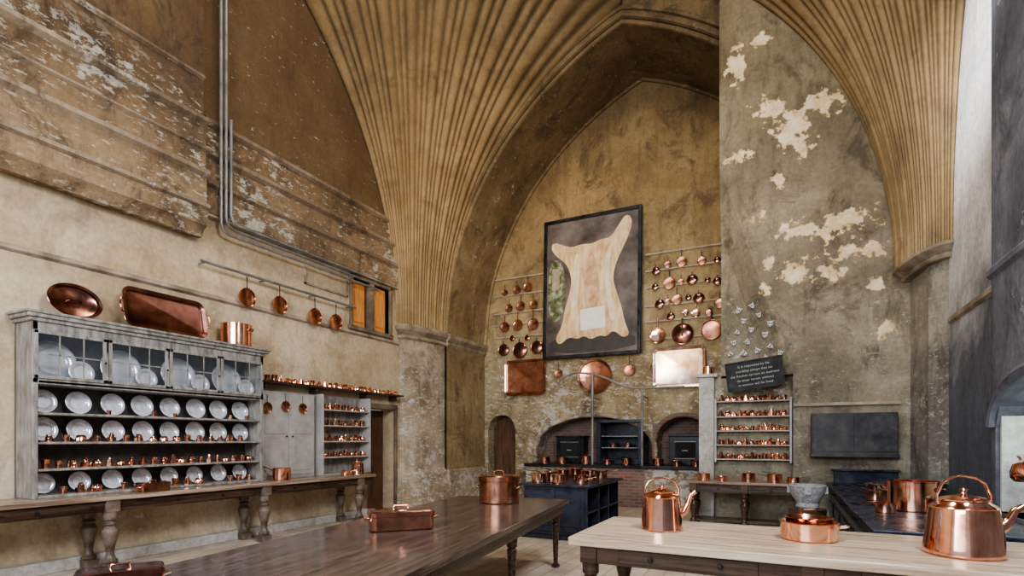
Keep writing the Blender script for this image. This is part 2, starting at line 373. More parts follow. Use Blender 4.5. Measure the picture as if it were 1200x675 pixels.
OPN=[(-6.95,-6.15,0,segarch(-6.95,-6.15,1.75,.38),14)]+[(a,b,.92,segarch(a,b,z,r),28) for a,b,z,r in ARC]
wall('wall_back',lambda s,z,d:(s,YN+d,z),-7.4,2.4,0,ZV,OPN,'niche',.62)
bm=B(); box(bm,-5.6,-1.3,YN+.6,YN+.7,.8,2.3); ob('wall_oven_recess',bm,'brick',kind='structure')
bm=B(); box(bm,-7.1,-6.0,YN+.62,YN+.7,0,2.3); ob('wall_door_recess',bm,'dark',kind='structure')
bm=B(); box(bm,-5.6,-1.43,11.97,YN-.002,0,.86); ob('wall_hob',bm,'pier',kind='structure')
bm=B(); box(bm,-3.85,-2.75,11.95,11.969,0,.86); box(bm,-2.68,-2.60,YN-.015,YN-.001,.93,1.85); ob('wall_hob_brick',bm,'brick',kind='structure')
bm=B(); box(bm,-5.63,-1.42,11.90,YN+.55,.86,.93); ob('trim_13',bm,'iron',kind='structure',bevel=.008)
for k,(a,b,z,r) in enumerate(ARC):
    bm=B(); c=(a+b)/2; h=(b-a)/2; e=.05
    prof=[(c-(h+e)*cos(pi*i/40),YN-.0,z+(r+e)*sin(pi*i/40)) for i in range(41)]
    tube(bm,[(a-e,YN-.0,.94)]+prof+[(min(b+e,-1.43),YN-.0,.94)],.055,8); ob('trim_%d'%(14+k),bm,'brick' if k else 'pier',kind='structure')
def quarter(cx,cy,a,b,sx,n): return [(cx+sx*a*sin(pi/2*i/n),cy-b*cos(pi/2*i/n)) for i in range(n+1)]
def pier(name,cx,cy,sx,a,b,levels,mat,n=8):
    bm=B(); rings=[]
    for (da,z) in levels: rings.append([bm.verts.new((x,y,z)) for x,y in quarter(cx,cy,a+da,b+da,sx,n)])
    for A,C in zip(rings,rings[1:]):
        for i in range(n): bm.faces.new((A[i],A[i+1],C[i+1],C[i]))
    for r in (rings[0],rings[-1]): bm.faces.new(r+[bm.verts.new((cx,cy,r[0].co.z))])
    return ob(name,bm,mat,kind='structure',ang=15)
LA,LB=.40,1.33
pier('wall_pier_left',XL,YA+.01,1,LA-.06,LB-.06,[(.14,0),(.14,.45),(.08,.55),(.08,.75),(0,.85),(0,3.72)],'pier',5)
pier('trim_16',XL,YA+.01,1,LA-.06,LB-.06,[(.0,3.66),(.06,3.70),(.06,3.75),(.02,3.78),(.12,3.86),(.14,3.92),(.1,3.95),(.1,3.98)],'trim',10)
bm=B(); prism(bm,[(3.66,0),(3.72,.06),(3.78,.03),(3.86,.11),(3.94,.11),(3.97,0)],lambda u,v,d:(XC-HW+v,d,u),YA-.02,YN); ob('trim_17',bm,'trim',kind='structure')
bm=B(); box(bm,XC-HW,XC-HW+.07,YA,YN,0,.8); ob('baseboard_back',bm,'pier',kind='structure',bevel=.02)
RX,RY=1.96,10.25; RA,RB=.48,1.38
pier('trim_18',RX+.02,RY+.02,-1,RA-.02,RB-.02,[(-.10,3.92),(-.07,3.95),(-.09,3.98),(-.01,4.03),(.03,4.06),(.03,4.10),(-.03,4.13)],'trim',7)
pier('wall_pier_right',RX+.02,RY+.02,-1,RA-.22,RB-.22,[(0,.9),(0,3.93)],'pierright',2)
def conoid(name,cx,cy,sx,a,b,z0,mat,NT=288,nr=8,amp=.07,r1=6.6,bulge=2.0,xclamp=XC):
    bm=B(); rings=[]; NH=44
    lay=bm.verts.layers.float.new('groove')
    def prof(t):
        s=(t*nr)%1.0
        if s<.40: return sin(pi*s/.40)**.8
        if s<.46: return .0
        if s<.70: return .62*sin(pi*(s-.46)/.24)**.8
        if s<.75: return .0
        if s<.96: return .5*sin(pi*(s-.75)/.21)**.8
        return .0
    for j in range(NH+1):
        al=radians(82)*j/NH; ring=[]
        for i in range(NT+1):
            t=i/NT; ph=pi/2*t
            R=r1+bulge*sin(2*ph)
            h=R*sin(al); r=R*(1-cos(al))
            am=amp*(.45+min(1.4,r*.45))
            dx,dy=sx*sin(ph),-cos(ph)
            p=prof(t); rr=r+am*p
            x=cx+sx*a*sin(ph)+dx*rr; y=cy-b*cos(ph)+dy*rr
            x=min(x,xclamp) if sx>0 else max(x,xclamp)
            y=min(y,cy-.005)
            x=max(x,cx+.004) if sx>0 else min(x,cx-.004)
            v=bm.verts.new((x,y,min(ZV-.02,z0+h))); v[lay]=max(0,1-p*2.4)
            ring.append(v)
        rings.append(ring)
    for A,C in zip(rings,rings[1:]):
        for i in range(NT): bm.faces.new((A[i],A[i+1],C[i+1],C[i]))
    return ob(name,bm,mat,kind='structure',ang=60)
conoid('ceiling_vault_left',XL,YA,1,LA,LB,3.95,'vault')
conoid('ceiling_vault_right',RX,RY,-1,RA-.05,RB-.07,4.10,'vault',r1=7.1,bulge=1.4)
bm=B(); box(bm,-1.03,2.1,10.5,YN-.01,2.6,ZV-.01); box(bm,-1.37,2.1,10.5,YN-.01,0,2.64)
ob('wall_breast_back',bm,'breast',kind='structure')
bm=B(); prism(bm,[(2.1,0),(2.1,ZV-.02),(-1.035,ZV-.02),(-1.035,6.3),(.12,2.6),(.12,0)],lambda u,v,d:(u,d,v),RY,10.51)
# sloping shoulder: a thin triangular facet running back to the wall plane
tv=[bm.verts.new(p) for p in ((.12,RY,2.6),(-1.035,RY,6.3),(-1.035,10.497,5.2),(-.24,10.497,2.6),(-1.035,10.51,6.3),(.12,10.51,2.6))]
bm.faces.new((tv[0],tv[1],tv[2])); bm.faces.new((tv[0],tv[2],tv[3])); bm.faces.new((tv[1],tv[4],tv[2])); bm.faces.new((tv[0],tv[3],tv[5]))
ob('wall_breast_front',bm,'breast',kind='structure')
bm=B(); box(bm,-1.4,-1.14,10.38,10.52,0,2.62); ob('wall_white_pier',bm,'white',kind='structure',bevel=.01)
bm=B(); box(bm,-1.44,-1.08,10.33,10.55,2.62,2.68); ob('trim_19',bm,'white',kind='structure',bevel=.01)
bm=B(); box(bm,.12,1.6,10.2,10.26,2.05,2.1); ob('trim_20',bm,'trim',kind='structure')
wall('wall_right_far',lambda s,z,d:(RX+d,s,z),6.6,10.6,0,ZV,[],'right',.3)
fa=segarch(4.6,6.55,1.62,.42)
wall('wall_right',lambda s,z,d:(1.75+d,s,z),-4,6.66,0,ZV,[(4.6,6.55,.84,fa,20)],'greyshaft',.7)
bm=B(); box(bm,1.75,RX+.3,6.655,6.665,0,ZV-.01); ob('wall_right_return',bm,'greyshaft',kind='structure')
bm=B(); box(bm,2.44,2.5,4.5,6.65,.7,2.2); ob('wall_alcove_back',bm,'paleplaster',kind='structure')
bm=B(); box(bm,1.78,2.45,6.5,6.54,.84,1.98); ob('wall_alcove_side',bm,'paleplaster',kind='structure')
bm=B(); box(bm,1.76,2.45,4.61,6.52,.78,.84); ob('trim_21',bm,'iron',kind='structure')
bm=B(); c=(4.6+6.55)/2;h=(6.55-4.6)/2
tube(bm,[(1.74,c-(h+.05)*cos(pi*i/24),1.62+.47*sin(pi*i/24)) for i in range(25)],.05,8); ob('trim_22',bm,'greyshaft',kind='structure')
bm=B(); prism(bm,[(3.02,0),(3.05,.035),(3.10,.035),(3.14,0)],lambda u,v,d:(RX-v,d,u),6.66,9.05); ob('trim_23',bm,'trim',kind='structure')
bm=B(); prism(bm,[(3.02,0),(3.05,.03),(3.10,.03),(3.14,0)],lambda u,v,d:(1.75-v,d,u),-4,6.7); ob('trim_24',bm,'greyshaft',kind='structure')
# doors, shutters window
bm=B(); poly=[(-6.93,.01)]+[(-6.55-.38*cos(pi*i/12),1.72+.36*sin(pi*i/12)) for i in range(13)]+[(-6.17,.01)]
prism(bm,poly,lambda u,v,d:(u,d,v),YN+.3,YN+.35)
d1=ob('door_1',bm,'doorwood',kind='structure')
bm=B(); lathe(bm,[(0,0),(.03,.0),(.03,.02),(0,.03)],12); ob('knob',bm,'iron',d1,(-6.28,YN+.295,1.05),(pi/2,0,0))
bm=B(); box(bm,XL-.34,XL-.30,8.4,9.28,0.01,2.12); 
for y in (8.5,8.92): 
    box(bm,XL-.30,XL-.285,y,y+.3,.2,.95); box(bm,XL-.30,XL-.285,y,y+.3,1.1,1.98)
ob('door_2',bm,'doorwood',kind='structure')
bm=B()
for y0,y1,z0,z1 in ((8.3,8.4,0,2.2),(9.28,9.34,0,2.2),(8.3,9.34,2.13,2.23)): box(bm,XL-.02,XL+.05,y0,y1,z0,z1)
ob('trim_25',bm,'trimdark',kind='structure',bevel=.01)
bm=B(); box(bm,XL-.36,XL-.33,8.0,9.1,3.7,4.62); w=ob('window_1',bm,'dark',kind='structure')
for k,(y0,y1) in enumerate(((8.08,8.42),(8.68,9.04))):
    bm=B(); box(bm,XL-.08,XL-.04,y0,y1,3.72,4.6); box(bm,XL-.04,XL-.025,y0+.05,y1-.05,3.8,4.52); ob('shutter',bm,'orange',w,bevel=.006)
bm=B()
for y0,y1,z0,z1 in ((7.94,8.0,3.66,4.68),(9.1,9.16,3.66,4.68),(7.94,9.16,4.62,4.68),(7.9,9.2,3.62,3.70),(8.5,8.6,3.7,4.62)): box(bm,XL-.1,XL+.06,y0,y1,z0,z1)
ob('frame',bm,'trimdark',w,bevel=.008)
# ------------------------------------------------------------------ pipes on left wall
for k,(dy,dz) in enumerate(((0,0),(.08,.09),(.16,.18))):
    bm=B(); y=5.18+dy; z=4.50+dz; x=XL+.16
    pts=[(x,y,z+.12),(x,y+.04,z+.03),(x,y+.14,z),(x,8.6-k*.25,z)]
    pts=[(x,y,12.4 if k<2 else 6.2)]+pts
    tube(bm,pts,.021,8)
    tag(ob('service_pipe',bm,'pipe'),'grey pipe running down and along the plaster wall','pipe','service pipes on the plaster wall')

# ------------------------------------------------------------------ object makers
def mk_plate():
    bm=B(); r=.125
    lathe(bm,[(0,0),(r*.55,0),(r*.66,r*.10),(r*.97,r*.16),(r,r*.2),(r*.96,r*.21),(r*.66,r*.15),(r*.56,r*.05),(0,r*.04)],28)
    return tag(ob('plate',bm,'china'),'round pale pewter plate standing on the dresser rack','plate')
def mk_platter():
    bm=B(); r=.21
    lathe(bm,[(0,0),(r*.6,0),(r*.7,r*.09),(r*.97,r*.12),(r,r*.15),(r*.95,r*.17),(r*.68,r*.13),(r*.58,r*.05),(0,r*.04)],32)
    return tag(ob('platter',bm,'pewter'),'large silver pewter dish behind leaded glass','dish')
def mk_mould_a():
    bm=B(); lathe(bm,[(0,0),(.05,0),(.052,.008),(.046,.012),(.046,.045),(.038,.055),(.036,.08),(.024,.095),(.012,.1),(0,.1)],32,flute=(8,.07))
    return tag(ob('jelly_mould',bm,'copper'),'small fluted copper jelly mould','mould')
def mk_mould_b():
    bm=B(); lathe(bm,[(0,0),(.055,0),(.058,.006),(.052,.01),(.05,.035),(.045,.06),(.03,.078),(.012,.07),(0,.06)],32,flute=(12,.05))
    return tag(ob('ring_mould',bm,'copper'),'round ribbed copper ring mould','mould')
def mk_mould_c():
    bm=B(); lathe(bm,[(0,0),(.036,0),(.038,.005),(.034,.03),(.042,.085),(.045,.09),(.04,.09),(.033,.03),(0,.012)],20)
    return tag(ob('copper_cup',bm,'copper2'),'plain small copper cup mould','mould')
def mk_mould_d():
    bm=B(); lathe(bm,[(0,0),(.05,0),(.05,.05),(.045,.055),(.03,.055),(.03,.085),(.02,.09),(.018,.11),(0,.115)],24,flute=(6,.06))
    return tag(ob('castle_mould',bm,'copper'),'tiered castle shaped copper mould','mould')
def mk_saucepan():
    g=root('saucepan','copper saucepan with a lid and long handle','saucepan')
    bm=B(); lathe(bm,[(0,.0),(.105,0),(.11,.006),(.11,.125),(.113,.13),(.106,.13),(.104,.01),(0,.01)],28); ob('body',bm,'copper',g)
    bm=B(); lathe(bm,[(.114,.13),(.114,.137),(.09,.142),(0,.148)],28); ob('lid',bm,'copper',g)
    bm=B(); tube(bm,[(.0,0,.149),(.05,0,.17),(.12,0,.165),(.19,0,.18)],[.01,.008,.009,.012],8,flat=.45); ob('lid_handle',bm,'iron',g)
    bm=B(); tube(bm,[(.1,0,.09),(.14,0,.105),(.2,0,.12),(.26,0,.135)],[.014,.009,.01,.014],8,flat=.5); ob('handle',bm,'iron',g)
    return g
def mk_openpan():
    g=root('saucepan','open copper saucepan with a long handle','saucepan')
    bm=B(); lathe(bm,[(0,.0),(.095,0),(.1,.006),(.1,.095),(.103,.1),(.097,.1),(.094,.01),(0,.01)],28); ob('body',bm,'copper',g)
    bm=B(); tube(bm,[(.095,0,.075),(.14,0,.09),(.2,0,.105),(.25,0,.115)],[.014,.009,.01,.014],8,flat=.5); ob('handle',bm,'copper2',g)
    return g
def mk_stockpot():
    g=root('stockpot','large lidded copper stockpot with looped side handles','stockpot')
    bm=B(); lathe(bm,[(0,0),(.222,0),(.23,.01),(.23,.235),(.238,.24),(.238,.25),(.226,.25),(.22,.02),(0,.02)],40); ob('body',bm,'copper2',g)
    bm=B(); lathe(bm,[(.235,.25),(.24,.255),(.24,.30),(.225,.312),(0,.325)],40); ob('lid',bm,'copper2',g)
    bm=B(); tube(bm,[(-.06,0,.318),(-.055,0,.35),(-.03,0,.362),(.03,0,.362),(.055,0,.35),(.06,0,.318)],.009,8); ob('lid_handle',bm,'copper',g)
    for s in (1,-1):
        bm=B(); tube(bm,[(s*.228,-.06,.17),(s*.262,-.055,.185),(s*.28,-.02,.19),(s*.28,.02,.19),(s*.262,.055,.185),(s*.228,.06,.17)],.01,8); ob('handle',bm,'copper',g)
    return g
def mk_pot():
    g=root('cooking_pot','straight sided open copper pot with side handles','pot')
    bm=B(); lathe(bm,[(0,0),(.222,0),(.23,.01),(.23,.3),(.236,.305),(.236,.312),(.226,.312),(.22,.02),(0,.02)],40); ob('body',bm,'copper',g)
    for s in (1,-1):
        bm=B(); tube(bm,[(s*.228,-.06,.22),(s*.262,-.055,.235),(s*.285,-.02,.24),(s*.285,.02,.24),(s*.262,.055,.235),(s*.228,.06,.22)],.011,8); ob('handle',bm,'copper',g)
    return g
def rrect(w,h,r,n=6):
    o=[]
    for cx,cy,a in ((w-r,h-r,0),(-w+r,h-r,pi/2),(-w+r,-h+r,pi),(w-r,-h+r,3*pi/2)):
        o+=[(cx+r*cos(a+pi/2*i/n),cy+r*sin(a+pi/2*i/n)) for i in range(n+1)]
    return o
def mk_braiser(body='copper2'):
    g=root('braising_pan','rectangular lidded copper braising pan on the dark table','pan')
    def loft(bm,levels,w,d,r):
        rings=[[bm.verts.new((x,y,z)) for x,y in rrect(w+k,d+k,r+k*.5)] for k,z in levels]
        for A,C in zip(rings,rings[1:]):
            n=len(A)
            for i in range(n): bm.faces.new((A[i],A[(i+1)%n],C[(i+1)%n],C[i]))
        bm.faces.new(rings[0]); bm.faces.new(rings[-1])
    bm=B(); loft(bm,[(-.01,0),(0,.008),(0,.095),(.004,.1)],.215,.115,.04); ob('body',bm,body,g)
    bm=B(); loft(bm,[(.007,.1),(.007,.128),(-.0,.137),(-.04,.142)],.215,.115,.04); ob('lid',bm,body,g)
    bm=B(); tube(bm,[(-.05,0,.142),(-.045,0,.168),(.045,0,.168),(.05,0,.142)],.007,8); ob('lid_handle',bm,'copper',g)
    for s in (1,-1):
        bm=B(); tube(bm,[(s*.215,-.045,.07),(s*.25,-.04,.08),(s*.25,.04,.08),(s*.215,.045,.07)],.008,8); ob('handle',bm,'copper',g)
    return g
def mk_kettle():
    g=root('copper_kettle','large polished copper kettle with hooped handle and spout','kettle')
    bm=B(); lathe(bm,[(0,0),(.195,0),(.205,.012),(.205,.03),(.2,.05),(.175,.26),(.17,.285),(.175,.29),(.165,.3),(.12,.33),(.118,.335)],44); ob('body',bm,'copper',g)
    bm=B(); lathe(bm,[(.128,.33),(.13,.337),(.1,.35),(.04,.362),(.014,.37),(.012,.38),(.022,.392),(.012,.404),(0,.406)],36); ob('lid',bm,'copper',g)
    bm=B(); tube(bm,[(-.15,0,.295),(-.15,0,.36),(-.12,0,.43),(-.06,0,.468),(0,0,.478),(.06,0,.468),(.12,0,.43),(.15,0,.36),(.15,0,.295)],[.016,.013,.013,.014,.015,.014,.013,.013,.016],10,flat=.6); ob('handle',bm,'copper',g)
    bm=B(); tube(bm,[(.17,0,.15),(.22,0,.17),(.26,0,.22),(.285,0,.27),(.33,0,.29)],[.042,.034,.026,.022,.024],14); ob('spout',bm,'copper',g)
    return g
def mk_jug():
    g=root('copper_kettle','tall lidded copper hot water can with spout','kettle')
    bm=B(); lathe(bm,[(0,0),(.15,0),(.158,.01),(.155,.03),(.14,.22),(.138,.25),(.143,.255),(.12,.275),(.095,.29)],40); ob('body',bm,'copper',g)
    bm=B(); lathe(bm,[(.1,.288),(.102,.295),(.07,.312),(.015,.322),(.012,.33),(.02,.34),(.01,.35),(0,.351)],32); ob('lid',bm,'copper',g)
    bm=B(); tube(bm,[(-.125,0,.26),(-.13,0,.31),(-.1,0,.37),(-.04,0,.4),(.04,0,.4),(.1,0,.37),(.13,0,.31),(.125,0,.26)],.011,10,flat=.7); ob('handle',bm,'copper2',g)
    bm=B(); tube(bm,[(.13,0,.12),(.17,0,.14),(.195,0,.2),(.215,0,.27),(.25,0,.30)],[.034,.027,.02,.017,.02],12); ob('spout',bm,'copper',g)
    return g
def mk_skillet(mat='copper2',mat2='iron'):
    g=root('hanging_pan','round copper pan hanging by its handle','frying pan')
    bm=B(); lathe(bm,[(0,0),(.125,0),(.135,.01),(.14,.045),(.144,.046),(.136,.012),(.12,.006),(0,.006)],28); 
    ob('body',bm,mat,g)
    bm=B(); tube(bm,[(0,.13,.03),(0,.17,.03),(0,.26,.028),(0,.31,.026)],[.014,.009,.01,.014],8,flat=.5)
    tube(bm,[(.018*cos(2*pi*i/10),.325+.018*sin(2*pi*i/10),.026) for i in range(10)],.004,6,closed=True); ob('handle',bm,mat2,g)
    return g
def mk_lid():
    g=root('pan_lid','round copper pan lid hanging on the wall','lid')
    bm=B(); lathe(bm,[(0,.035),(.11,.02),(.13,.008),(.14,.012),(.14,0),(0,0)],28); ob('disc',bm,'darkcopper',g)
    bm=B(); tube(bm,[(0,-.03,.034),(0,.0,.05),(0,.1,.035),(0,.2,.03)],[.012,.008,.008,.011],8,flat=.5); ob('handle',bm,'iron',g)
    return g
def tray(name,label,w,h,mat,loc,rot,oval=False,rim=.05,matr=None,handles=True):
    g=root(name,label,'tray',loc,rot)
    bm=B(); rings=[]
    for k,z in ((-rim*1.2,.0),(-rim,.004),(-rim*.8,.03),(0,.045),(.006,.04),(-.004,.033),(-rim*.9,-.004)):
        pl=[((w+k)*cos(2*pi*i/48),(h+k)*sin(2*pi*i/48)) for i in range(48)] if oval else rrect(w+k,h+k,max(.04,.12+k))
        rings.append([bm.verts.new((x,y,z)) for x,y in pl])
    for A,C in zip(rings,rings[1:]):
        n=len(A)
        for i in range(n): bm.faces.new((A[i],A[(i+1)%n],C[(i+1)%n],C[i]))
    bm.faces.new(rings[0]); bm.faces.new(rings[-1]); ob('dish',bm,mat,g)
    if handles:
      for s in (1,-1):
        bm=B(); tube(bm,[(s*(w-.0),-.09,.045),(s*(w+.03),-.08,.05),(s*(w+.045),0,.05),(s*(w+.03),.08,.05),(s*(w-.0),.09,.045)],.01,8); ob('handle',bm,matr or mat,g)
    else:
        bm=B(); tube(bm,[(-.07,0,.0),(-.06,0,.045),(.06,0,.045),(.07,0,.0)],.008,8); ob('handle',bm,matr or mat,g)
    return g
def mk_skull():
    bm=B(); bmesh.ops.create_icosphere(bm,subdivisions=2,radius=.05)
    for v in bm.verts:
        x,y,z=v.co
        v.co.x=x*(1.0+ (z*4 if z<0 else 0)); 
        if z<0: v.co.z=z*1.5
        v.co.y=y*.7
        for s in (1,-1):
            d=(Vector((s*.022,-.05,-.005))-v.co).length
            if d<.028: v.co.y+=.016
    tube(bm,[(-.03,-.005,.03),(-.05,-.008,.04),(-.06,-.012,.055)],[.014,.009,.003],6)
    tube(bm,[(.03,-.005,.03),(.05,-.008,.04),(.06,-.012,.055)],[.014,.009,.003],6)
    g=root('animal_skull','small bleached animal skull mounted on plaster','skull')
    ob('skull',bm,'bone',g)
    for s in (1,-1):
        bm=B(); lathe(bm,[(0,0),(.013,.002),(.014,.012),(0,.016)],10); ob('eye_socket',bm,'dark',g,(s*.02,-.024,-.004),(pi/2,0,0))
    return g
MAKERS=dict(plate=mk_plate,platter=mk_platter,ma=mk_mould_a,mb=mk_mould_b,mc=mk_mould_c,md=mk_mould_d,saucepan=mk_saucepan,openpan=mk_openpan,
  stockpot=mk_stockpot,pot=mk_pot,braiser=mk_braiser,dbraiser=lambda:mk_braiser('darkcopper'),kettle=mk_kettle,jug=mk_jug,skillet=mk_skillet,
  bskillet=lambda:mk_skillet('copper','copper2'),dskillet=lambda:mk_skillet('copperdull','iron'),lid=mk_lid,skull=mk_skull)
MOULDS=['ma','mb','mc','md']

# ------------------------------------------------------------------ tables
TURN=[(.0,0),(.045,0),(.05,.03),(.05,.1),(.032,.115),(.05,.15),(.055,.19),(.035,.24),(.028,.3),(.034,.42),(.055,.6),(.058,.68),(.035,.76),(.05,.8),(.034,.84),(.05,.87),(.05,1),(0,1)]
TAPER=[(0,0),(.03,0),(.042,.02),(.042,.05),(.022,.08),(.024,.2),(.034,.7),(.04,.82),(.028,.84),(.042,.87),(.045,1),(0,1)]
def table(name,label,Lx,Wy,H,th,top,leg,legs,prof,loc,rotz,apron=.14,drawers=(),rail=None,k=1.0,over=.06,cat='table',aprmat=None):
    g=root(name,label,cat,loc,(0,0,rotz)); am=aprmat or leg
    bm=B(); box(bm,-Lx/2,Lx/2,-Wy/2,Wy/2,H-th,H); ob('top',bm,top,g,bevel=.008)
    x,y=Lx/2-over,Wy/2-over; z0=H-th-apron; z1=H-th
    bm=B(); box(bm,-x,x,-y,-y+.03,z0,z1); box(bm,-x,x,y-.03,y,z0,z1); box(bm,-x,-x+.03,-y+.03,y-.03,z0,z1); box(bm,x-.03,x,-y+.03,y-.03,z0,z1); ob('apron',bm,am,g)
    for c,w in drawers:
        bm=B(); box(bm,c-w/2,c+w/2,-y-.012,-y+.002,z0+.02,z1-.015); d=ob('drawer',bm,am,g,bevel=.004)
        for s in ((-.25,.25) if w>.7 else (0,)):
            bm=B(); lathe(bm,[(0,0),(.008,0),(.008,.012),(.018,.02),(.016,.03),(0,.034)],14); ob('knob',bm,'iron',d,(c+s*w,-y-.012,(z0+z1)/2),(pi/2,0,0))
    for lx,ly in legs:
        bm=B(); hh=z0+.001
        lathe(bm,[(r*k,zz*hh) for r,zz in prof],20)
        s=.05*k; box(bm,-s,s,-s,s,hh-.002,z1-.001)
        if prof is TURN: box(bm,-s,s,-s,s,0,.1)
        ob('leg',bm,leg,g,(lx,ly,0),bevel=.003)
    if rail:
        bm=B(); box(bm,*rail); ob('stretcher',bm,leg,g,bevel=.005)
    return g
table('side_table','long brown scrubbed wall table with turned legs',6.9,.66,.87,.055,'worktop','legwood',
   [(xx-4.45,yy) for xx in (1.5,3.5,5.55,7.55) for yy in (-.24,.2)],TURN,(-7.085,4.45,0),pi/2,.13,
   drawers=[(-2.6,1.0),(-1.4,1.0),(0.1,1.2),(1.9,1.2)],k=1.45,aprmat='oak')
table('work_table','long dark oak kitchen table with polished top',5.4,1.44,.78,.05,'oaktop','oak',
   [(xx,yy) for xx in (-2.5,-.9,.9,2.5) for yy in (-.6,.6)],TAPER,(-2.67,3.42,0),radians(97.8),.11,k=1.15)
table('work_table','pale scrubbed wood kitchen table with dark apron',3.1,1.17,.80,.06,'pale','oak',
   [(xx,yy) for xx in (-1.42,0.0,1.42) for yy in (-.46,.46)],TURN,(.15,4.285,0),0,.13,drawers=[(-.75,.9),(.7,.9)],k=1.2,over=.08)
table('side_table','dark wooden serving table with turned legs and drawers',1.8,.56,.80,.045,'oakg','oak',
   [(xx,yy) for xx in (-.8,0,.8) for yy in (-.2,.2)],TURN,(-.6,9.93,0),0,.14,drawers=[(-.4,.6),(.4,.6)],k=1.15,rail=(-.85,.85,-.2,.2,.12,.16))

# ------------------------------------------------------------------ dresser
DX0,DX1=-7.43,-7.05; DY0,DY1=2.87,5.70; DZ0=.871
g=root('plate_dresser','tall grey painted plate dresser with leaded glass doors','dresser',(DX0,DY0,DZ0))
def dbox(bm,x0,x1,y0,y1,z0,z1): box(bm,x0-DX0,x1-DX0,y0-DY0,y1-DY0,z0-DZ0,z1-DZ0)
bm=B(); dbox(bm,DX0,DX0+.02,DY0,DY1,.871,2.78); ob('back_board',bm,'shelfdark',g)
for y in (DY0,DY1-.05):
    bm=B(); dbox(bm,DX0+.02,DX1,y,y+.05,.871,2.75); ob('side_panel',bm,'greypaint',g,bevel=.005)
SH=[1.185,1.475,1.79]
for z in SH:
    bm=B(); dbox(bm,DX0+.02,DX1-.01,DY0+.05,DY1-.05,z-.025,z); ob('shelf',bm,'greypaint',g,bevel=.004)
bm=B(); dbox(bm,DX0+.02,DX1,DY0+.05,DY1-.05,2.09,2.13); dbox(bm,DX0+.02,DX1,DY0+.05,DY1-.05,.872,.9); dbox(bm,DX1-.02,DX1,DY0,DY1,2.10,2.15); dbox(bm,DX1-.02,DX1,DY0,DY1,2.66,2.76); ob('carcass_rails',bm,'greypaint',g,bevel=.004)
bm=B(); dbox(bm,DX0,DX1+.03,DY0-.03,DY1+.03,2.75,2.79); dbox(bm,DX0,DX1+.06,DY0-.06,DY1+.06,2.79,2.83); dbox(bm,DX0,DX1+.08,DY0-.08,DY1+.08,2.83,2.86); ob('cornice',bm,'greypaint',g,bevel=.008)
nd=4; dw=(DY1-DY0)/nd
for i in range(nd):
    a=DY0+dw*i+.012; b=a+dw-.024
    bm=B(); zz0,zz1=2.15,2.66
    for y0,y1,z0,z1 in ((a,a+.035,zz0,zz1),(b-.035,b,zz0,zz1),(a,b,zz0,zz0+.035),(a,b,zz1-.035,zz1)): dbox(bm,DX1-.01,DX1+.015,y0,y1,z0,z1)
    d=ob('door',bm,'greypaint',g,bevel=.003)
    bm=B()
    for k in (1,2):
        yy=a+(b-a)*k/3; dbox(bm,DX1-.002,DX1+.008,yy-.006,yy+.006,zz0+.035,zz1-.035)
    dbox(bm,DX1-.002,DX1+.008,a+.035,b-.035,2.405,2.417); ob('glazing_bars',bm,'greypaint',d)
    bm=B(); dbox(bm,DX1,DX1+.003,a+.035,b-.035,zz0+.035,zz1-.035); ob('glass_pane',bm,'glass',d)
    bm=B(); lathe(bm,[(0,0),(.006,0),(.006,.012),(.014,.02),(0,.03)],10); ob('knob',bm,'iron',d,(DX1+.015-DX0,(b-.02)-DY0,2.38-DZ0),(0,pi/2,0))
    s=1.12; place('platter',(DX0+.10,a+.27,2.132+.21*.985*s),(0,radians(80),0),s,group='silver dishes behind the leaded glass')
    s=.62; place('platter',(DX0+.25,a+.49,2.132+.21*.985*s),(0,radians(80),0),s,group='silver dishes behind the leaded glass')
for ri,(z,sm) in enumerate(((.901,.98),(1.476,1.1),(1.791,1.12))):
    for i in range(8):
        y=DY0+.2+.347*i+random.uniform(-.01,.01); s=sm*random.uniform(.93,1.0)
        place('plate',(DX0+.10,y,z+.125*s*.985),(0,radians(78),0),s,group='pewter plates on the dresser shelves')
def mrow(zs,xs,y0,y1,n,grp,smin=.75,smax=1.05,axis='y',skip=0,keys=MOULDS):
    for i in range(n):
        t=(i+.5)/n; v=y0+(y1-y0)*t+random.uniform(-.008,.008)
        if random.random()<skip: continue
        s=random.uniform(smin,smax); r=(0,0,random.uniform(0,6.28))
        loc=(xs+random.uniform(-.015,.015),v,zs) if axis=='y' else (v,xs+random.uniform(-.01,.01),zs)
        place(random.choice(keys),loc,r,s,group=grp)
GD='copper moulds on the dresser shelves'
mrow(1.186,DX0+.26,DY0+.1,DY1-.1,21,GD,.85,1.1)
mrow(1.476,DX0+.29,DY0+.1,DY1-.1,17,GD,.75,1.0,skip=.1)
mrow(.901,DX0+.28,DY0+.1,DY1-.1,17,GD,.85,1.2,skip=.15)
mrow(1.791,DX0+.29,DY0+.1,DY1-.1,10,GD,.55,.7,skip=.2)
tray('copper_tray','large dark copper tray leaning on the wall above the dresser',.53,.26,'darkcopper',(-7.24,4.36,2.86+.275),(radians(80),0,radians(90)),rim=.05)
tray('oval_tray','round bronzed copper dish leaning on the wall',.27,.2,'darkcopper',(-7.26,3.34,2.86+.21),(radians(78),0,radians(90)),oval=True,rim=.03,handles=False)
place('pot',(-7.17,5.34,2.861),(0,0,.3),(.9,.9,1.0),label='straight sided copper pot standing on the dresser top')

